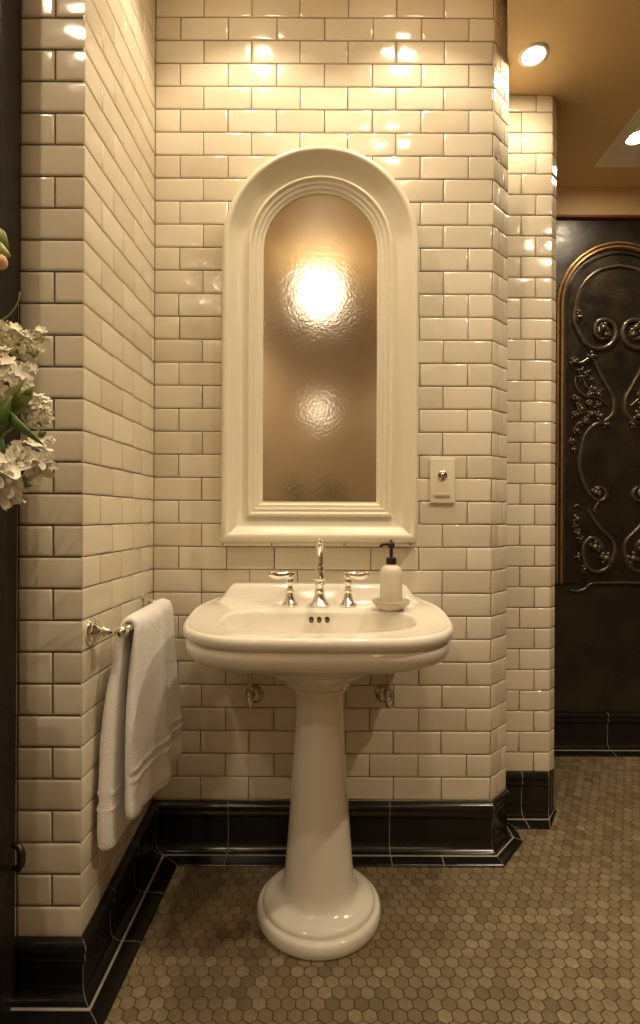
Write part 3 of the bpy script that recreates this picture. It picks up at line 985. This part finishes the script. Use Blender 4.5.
for i in range(N):
    x, z, t = c3[i]; yf, yb = c2[i].x, c2[i].y
    p0, p1 = c3[max(0, i - 1)], c3[min(N - 1, i + 1)]
    tg = Vector((p1.x - p0.x, 0, p1.y - p0.y)).normalized()
    nr = Vector((-tg.z, 0, tg.x))          # outward from the bar (wall side / up / room side)
    room = i > N * .56
    if not room and x < -.5: pass
    # raised woven bands near the hems
    bandz = [.505, .480] if i > N * .55 else [.452, .412]
    bd = sum(.0042 * math.exp(-((z - b_) / .0045) ** 2) for b_ in bandz)
    dip = -.0030 * math.exp(-((z - sum(bandz) / 2) / .008) ** 2)
    r = []
    m_ = 90
    L = yb - yf
    down = sstep(.86, .55, z) if i > N * .55 else 0
    # outer side then inner side
    for k in range(m_ + 1):
        u = k / m_; y = yf + L * u
        edge = math.sqrt(max(0, 1 - (2 * abs(u - .5)) ** (14)))
        off = t / 2 * edge
        if i > N * .55:
            dn = .25 + .75 * down if z < .85 else .25 * sstep(.89, .85, z)
            off += dn * (.010 * sstep(1.38, 1.47, y) + .022 * sstep(1.44, 1.545, y) - .034 * sstep(1.562, 1.573, y) + .036 * sstep(1.60, 1.73, y)) * edge
            off += down * (.0040 * math.sin((y - 1.33) * 30) + .002 * math.sin((y - 1.3) * 75 + z * 6)) * edge
        else:
            off += .002 * math.sin((y) * 40) * edge * (1 if z < .8 else 0)
        off += (bd + dip) * edge
        off += .0008 * noise.noise(Vector((x * 60, y * 60, z * 60)))
        zz = -.012 * down * sstep(1.45, 1.37, y) * sstep(.45, .39, z) * 0
        r.append(Vector((x, y, z + zz)) + nr * off)
    for k in range(m_, -1, -1):
        u = k / m_; y = yf + L * u
        edge = math.sqrt(max(0, 1 - (2 * abs(u - .5)) ** (14)))
        if edge < 1e-4 and True:
            continue
        r.append(Vector((x, y, z)) - nr * (t / 2 * edge + (bd if i < N * .45 else 0) * edge))
    rs.append(r)
rings(bm, rs)
bmesh.ops.recalc_face_normals(bm, faces=bm.faces[:])
tag(obj('towel', bm, M['towel']), 'folded white terry towel with woven bands hanging over the towel bar', 'towel')

# ------------------------------------------------------------------ flower arrangement at the left edge
VX, VY = -.80, .93
flo = thing('flower_arrangement', 'white blossoms with green leaves at the left edge in front of the black post', 'flowers', (VX, VY, .95))
FYD = 1.0


class TB:
    def __init__(s): s.bm = bmesh.new(); s.lay = s.bm.loops.layers.float_color.new('tint')
    def face(s, vs, t):
        f = s.bm.faces.new(vs)
        for l in f.loops: l[s.lay] = (t, t, t, 1)


def floret(tb, c, nrm, size, t, petals=5):
    nrm = nrm.normalized(); a = nrm.orthogonal().normalized(); b = nrm.cross(a)
    ph = random.random() * 6
    c0 = tb.bm.verts.new(c)
    for k in range(petals):
        an = ph + 2 * PI * k / petals
        d = a * math.cos(an) + b * math.sin(an); e = nrm.cross(d)
        w = size * .42; cup = random.uniform(.1, .45)
        p1 = tb.bm.verts.new(c + d * size * .5 + e * w * .8 + nrm * size * cup * .3)
        p2 = tb.bm.verts.new(c + d * size * .5 - e * w * .8 + nrm * size * cup * .3)
        p5 = tb.bm.verts.new(c + d * size * .55 + nrm * size * cup * .15)
        p3 = tb.bm.verts.new(c + d * size * .95 + e * w * .5 + nrm * size * cup)
        p4 = tb.bm.verts.new(c + d * size * .95 - e * w * .5 + nrm * size * cup)
        p6 = tb.bm.verts.new(c + d * size * 1.05 + nrm * size * cup * .85)
        tt = min(1, max(0, t + random.uniform(-.12, .12)))
        tb.face((c0, p2, p5), tt); tb.face((c0, p5, p1), tt)
        tb.face((p5, p2, p4, p6), tt); tb.face((p5, p6, p3, p1), tt)


def head(px, py, Y, rpx, count, size, tlo, thi, sq=(1, 1, 1), petals=5):
    tb = TB(); c = P(px, py, Y); R = rpx * Y / F
    for _ in range(count):
        d = Vector((random.gauss(0, 1), random.gauss(0, 1), random.gauss(0, 1))).normalized()
        rr = R * random.uniform(.55, 1.08)
        p = c + Vector((d.x * rr * sq[0], d.y * rr * sq[1], d.z * rr * sq[2]))
        floret(tb, p, d + Vector((0, -.4, .1)), size * random.uniform(.75, 1.2), random.uniform(tlo, thi), petals)
    o = obj('flower_head', tb.bm, M['petal'], flo)
    return o


head(27, 346, 1.02, 14, 70, .0095, .05, .55, (1.1, .8, .9))
head(40, 334, 1.02, 5, 14, .009, .1, .6)
head(3, 378, .98, 23, 120, .013, .35, 1, (1, .8, 1.25))
head(8, 335, 1.0, 12, 50, .012, .1, .5)
head(37, 412, 1.0, 11, 60, .012, .4, 1, (1, .8, 1.4))
head(28, 458, .97, 16, 60, .022, .5, 1, (1.1, .8, 1.0))
head(2, 478, .95, 19, 44, .030, .7, 1, (1.1, .8, 1.0))
head(50, 441, .99, 3, 8, .008, .7, 1)
head(28, 368, 1.0, 5, 10, .010, .6, 1, (1.5, 1, .5))


def leaf(base, tip, width, t, bend=.15, side=None):
    tb = TB(); base, tip = Vector(base), Vector(tip); L = tip - base; n = 10
    w = (L.cross(Vector((0, 1, 0)))).normalized(); nr = L.cross(w).normalized()
    if side: w = (w + Vector(side)).normalized()
    rows = []
    for i in range(n + 1):
        u = i / n; wd = width * math.sin(PI * min(1, u ** .75 * .985 + .01)) ** .9
        c = base + L * u + nr * bend * L.length * math.sin(PI * u)
        rows.append([tb.bm.verts.new(c + w * wd * k + nr * (-abs(k)) * wd * .35) for k in (-1, -.5, 0, .5, 1)])
    for a, b in zip(rows, rows[1:]):
        for k in range(4): tb.face((a[k], a[k + 1], b[k + 1], b[k]), min(1, max(0, t + random.uniform(-.05, .05))))
    o = obj('leaf', tb.bm, M['leaf'], flo)
    sm = o.modifiers.new('s', 'SOLIDIFY'); sm.thickness = .0008
    return o


leaf(P(-12, 425, .95), P(8, 470, .95), .018, .05)
leaf(P(-4, 402, .96), P(45, 446, .96), .0085, .1)
leaf(P(-6, 440, .945), P(12, 395, .945), .015, .15)
leaf(P(3, 416, .97), P(34, 392, .97), .016, .62, .1)
leaf(P(8, 412, .96), P(26, 378, .96), .007, .5)
leaf(P(22, 400, .97), P(35, 386, .97), .006, .45)
leaf(P(24, 488, .95), P(23, 468, .95), .008, .4)
leaf(P(22, 482, .95), P(33, 486, .95), .006, .45)
leaf(P(-14, 250, .97), P(11, 256, .97), .020, .85, .3)
leaf(P(-4, 228, .98), P(9, 250, .98), .011, .65)
leaf(P(38, 436, .96), P(47, 432, .96), .006, .4)
bm = bmesh.new(); blob(bm, P(1, 262, .96), .011, (1, 1, 1.15), 16); obj('bud', bm, M['peach'], flo)
bm = bmesh.new()
tube(bm, catmull([P(20, 292, 1.0), P(18, 302, 1.0), P(11, 313, 1.0), P(2, 320, 1.0), P(-10, 330, 1.0)], 6), .0016, 6)
vtop = Vector((VX, VY, 1.08))
for px, py, Y in ((27, 345, 1.03), (3, 378, 1.0), (37, 412, 1.01), (28, 458, .99), (2, 478, .97), (-10, 258, .97), (-8, 330, 1.0)):
    e = P(px, py, Y)
    mid = (e + vtop) / 2 + Vector((-.03, 0, -.03))
    tube(bm, catmull([vtop + Vector((0, 0, -.07)), vtop + Vector((0, 0, .07)), mid + Vector((0, 0, .03)), e], 8), .0025, 6)
obj('stem', bm, M['stem'], flo)
# vase and plinth just outside the frame that carry the flowers
bm = bmesh.new()
lathe(bm, [(.05, .90), (.075, .905), (.10, .96), (.095, 1.02), (.06, 1.07), (.045, 1.10), (.05, 1.12), (.046, 1.12), (.04, 1.09), (.0, .95)], (VX, VY, 0), 36)
tag(obj('vase', bm, M['vase']), 'white rounded vase holding the blossoms beside the black post', 'vase')
bm = bmesh.new()
box(bm, (-.97, .80, 0), (-.64, 1.06, .03), .004); box(bm, (-.94, .83, .03), (-.67, 1.03, .86), .004); box(bm, (-.97, .80, .86), (-.64, 1.06, .9), .006)
tag(obj('plinth', bm, M['wood'], smooth=False), 'black wooden plinth carrying the white vase', 'plinth')

# ------------------------------------------------------------------ lamps
def spot(loc, power, size=110, blend=.5, rad=.03, col=(1, .815, .565), tgt=None):
    l = bpy.data.lights.new('spot', 'SPOT'); l.energy = power; l.spot_size = math.radians(size); l.spot_blend = blend
    l.shadow_soft_size = rad; l.color = col
    o = bpy.data.objects.new('spot', l); COL.objects.link(o); o.location = loc
    if tgt:
        o.rotation_euler = (Vector(tgt) - Vector(loc)).to_track_quat('-Z', 'Y').to_euler()
    return o


def downlight(x, y, z, power, label, r=.040, **k):
    d = thing('downlight', label, 'ceiling light', (x, y, z), 'recessed ceiling lights')
    bm = bmesh.new()
    lathe(bm, [(r + .014, 0), (r + .013, -.004), (r + .004, -.006), (r, -.003), (r - .001, 0)], (x, y, z), 36, cap0=False, cap1=False)
    obj('trim_ring', bm, M['trimw'], d)
    bm = bmesh.new(); lathe(bm, [(0, -.0025), (r * .6, -.0028), (r, -.0015)], (x, y, z), 32, cap0=False, cap1=False)
    obj('lens', bm, M['bulb'], d)
    spot((x, y, z - .008), power, **k)


PW = 1.0
downlight(-.243, 1.51, CEIL, 22 * PW, 'glowing recessed light in the alcove ceiling, left one nearest the back wall', size=112, blend=.45)
downlight(.320, 1.51, CEIL, 22 * PW, 'glowing recessed light in the alcove ceiling, right one nearest the back wall', size=112, blend=.45)
downlight(.329, .963, CEIL, 30 * PW, 'glowing recessed light in the alcove ceiling, in front of the right one', size=128, blend=1)
downlight(-.94, .52, CEIL, 30 * PW, 'glowing recessed light above the entry side left of the camera', size=140, blend=1)
dl = P(533.5, 53.5, 1.886)
downlight(dl.x, dl.y, SOFF, 7 * PW, 'glowing round recessed light in the tan ceiling above the recessed tile column', r=.037, size=150, blend=.9)
dl = P(637, 137, 2.30)
downlight(dl.x, dl.y, SOFF + .003, 26 * PW, 'glowing round recessed light inside the pale ceiling tray', size=140, blend=.9)
downlight(-.9, -.8, CEIL, 40 * PW, 'added recessed fill light in the entry ceiling behind the camera', size=150, blend=.9)  # added out of view as fill light for the room
downlight(-.78, -1.45, CEIL, 22 * PW, 'added recessed light washing the rear wall, at its left', size=130, blend=.8)  # unseen wall washer, added to brighten what the mirror reflects
downlight(.92, -1.45, SOFF, 22 * PW, 'added recessed light washing the rear wall, in the corridor ceiling', size=130, blend=.8)  # second added washer, lifts the rear wall in the mirror
downlight(1.35, .95, SOFF, 76 * PW, 'added round recessed light to brighten the corridor, right of the camera', size=150, blend=.9)  # added outside the view to brighten the corridor and its ceiling

# things behind the camera that the mirror glass shows as blurs
gx = -.01
g = thing('globe_light', 'round glowing white globe light reflected in the upper mirror glass', 'ceiling light', (gx, -.3, CEIL))
bm = bmesh.new(); blob(bm, (gx, -.3, CEIL - .25), .14, (1, 1, 1), 32); obj('globe', bm, M['globe'], g)
bm = bmesh.new(); lathe(bm, [(.06, 0), (.06, -.012), (.012, -.02), (.008, -.16), (0, -.16)], (gx, -.3, CEIL), 24); obj('canopy', bm, M['brass'], g)
g = thing('wall_sconce', 'small softly glowing white sconce reflected in the lower mirror glass', 'wall light', (0, -1.8, 2.16))
bm = bmesh.new(); blob(bm, (0, -1.66, 2.16), .085, (1, .8, 1.35), 28); obj('shade', bm, M['globe2'], g)
bm = bmesh.new(); box(bm, (-.05, -1.8, 2.09), (.05, -1.77, 2.23), .006); box(bm, (-.012, -1.78, 2.14), (.012, -1.70, 2.16), .002); obj('bracket', bm, M['brass'], g)
bm = bmesh.new(); box(bm, (-.55, -1.79, 1.17), (.5, -1.55, 1.20), .004)
tag(obj('wall_shelf', bm, M['plain'], smooth=False), 'tan shelf on the wall behind the camera, faint in the mirror', 'shelf')
for k, (x, lab) in enumerate(((-.25, 'blurred green pot plant seen at the lower left of the mirror glass'), (.12, 'blurred green pot plant seen at the lower middle of the mirror glass'))):
    pp = thing('potted_plant', lab, 'plant', (x, -1.66, 1.2))
    bm = bmesh.new(); lathe(bm, [(.045, 1.201), (.06, 1.29), (.065, 1.30), (.055, 1.30), (.05, 1.27), (0, 1.27)], (x, -1.66, 0), 24); obj('pot', bm, M['dish'], pp)
    tb = TB()
    for _ in range(220):
        a = random.random() * 2 * PI; e = random.uniform(.1, 1.4); L = random.uniform(.03, .13)
        d = Vector((math.cos(a) * math.cos(e), math.sin(a) * math.cos(e) * .8, math.sin(e)))
        c = Vector((x, -1.66, 1.30)) + d * L; w = d.cross(Vector((0, 0, 1))).normalized() * .03
        vs = [tb.bm.verts.new(q) for q in (c - d * .03, c + w, c + d * .035, c - w)]
        tb.face(vs, random.random() * .7)
    obj('foliage', tb.bm, M['potleaf'], pp)

# ------------------------------------------------------------------ world, camera, colour
w = bpy.data.worlds.new('world'); S.world = w; w.use_nodes = True
w.node_tree.nodes['Background'].inputs['Color'].default_value = (1, .8, .55, 1)
w.node_tree.nodes['Background'].inputs['Strength'].default_value = .05

cam = bpy.data.cameras.new('camera'); co = bpy.data.objects.new('camera', cam); COL.objects.link(co)
cam.sensor_fit = 'VERTICAL'; cam.sensor_height = 24; cam.lens = 24 * F / 1024
cam.clip_start = .02
co.matrix_world = Matrix.Translation((0, 0, EYE)) @ Matrix.Rotation(PI / 2, 4, 'X') @ Matrix.Rotation(ROLL, 4, 'Z')
S.camera = co
S.view_settings.view_transform = 'Standard'; S.view_settings.look = 'None'
S.view_settings.gamma = 1; S.view_settings.use_curve_mapping = False
S.view_settings.exposure = 0.55
S.cycles.use_denoising = True
S.cycles.max_bounces = 8
S.cycles.sample_clamp_indirect = 6
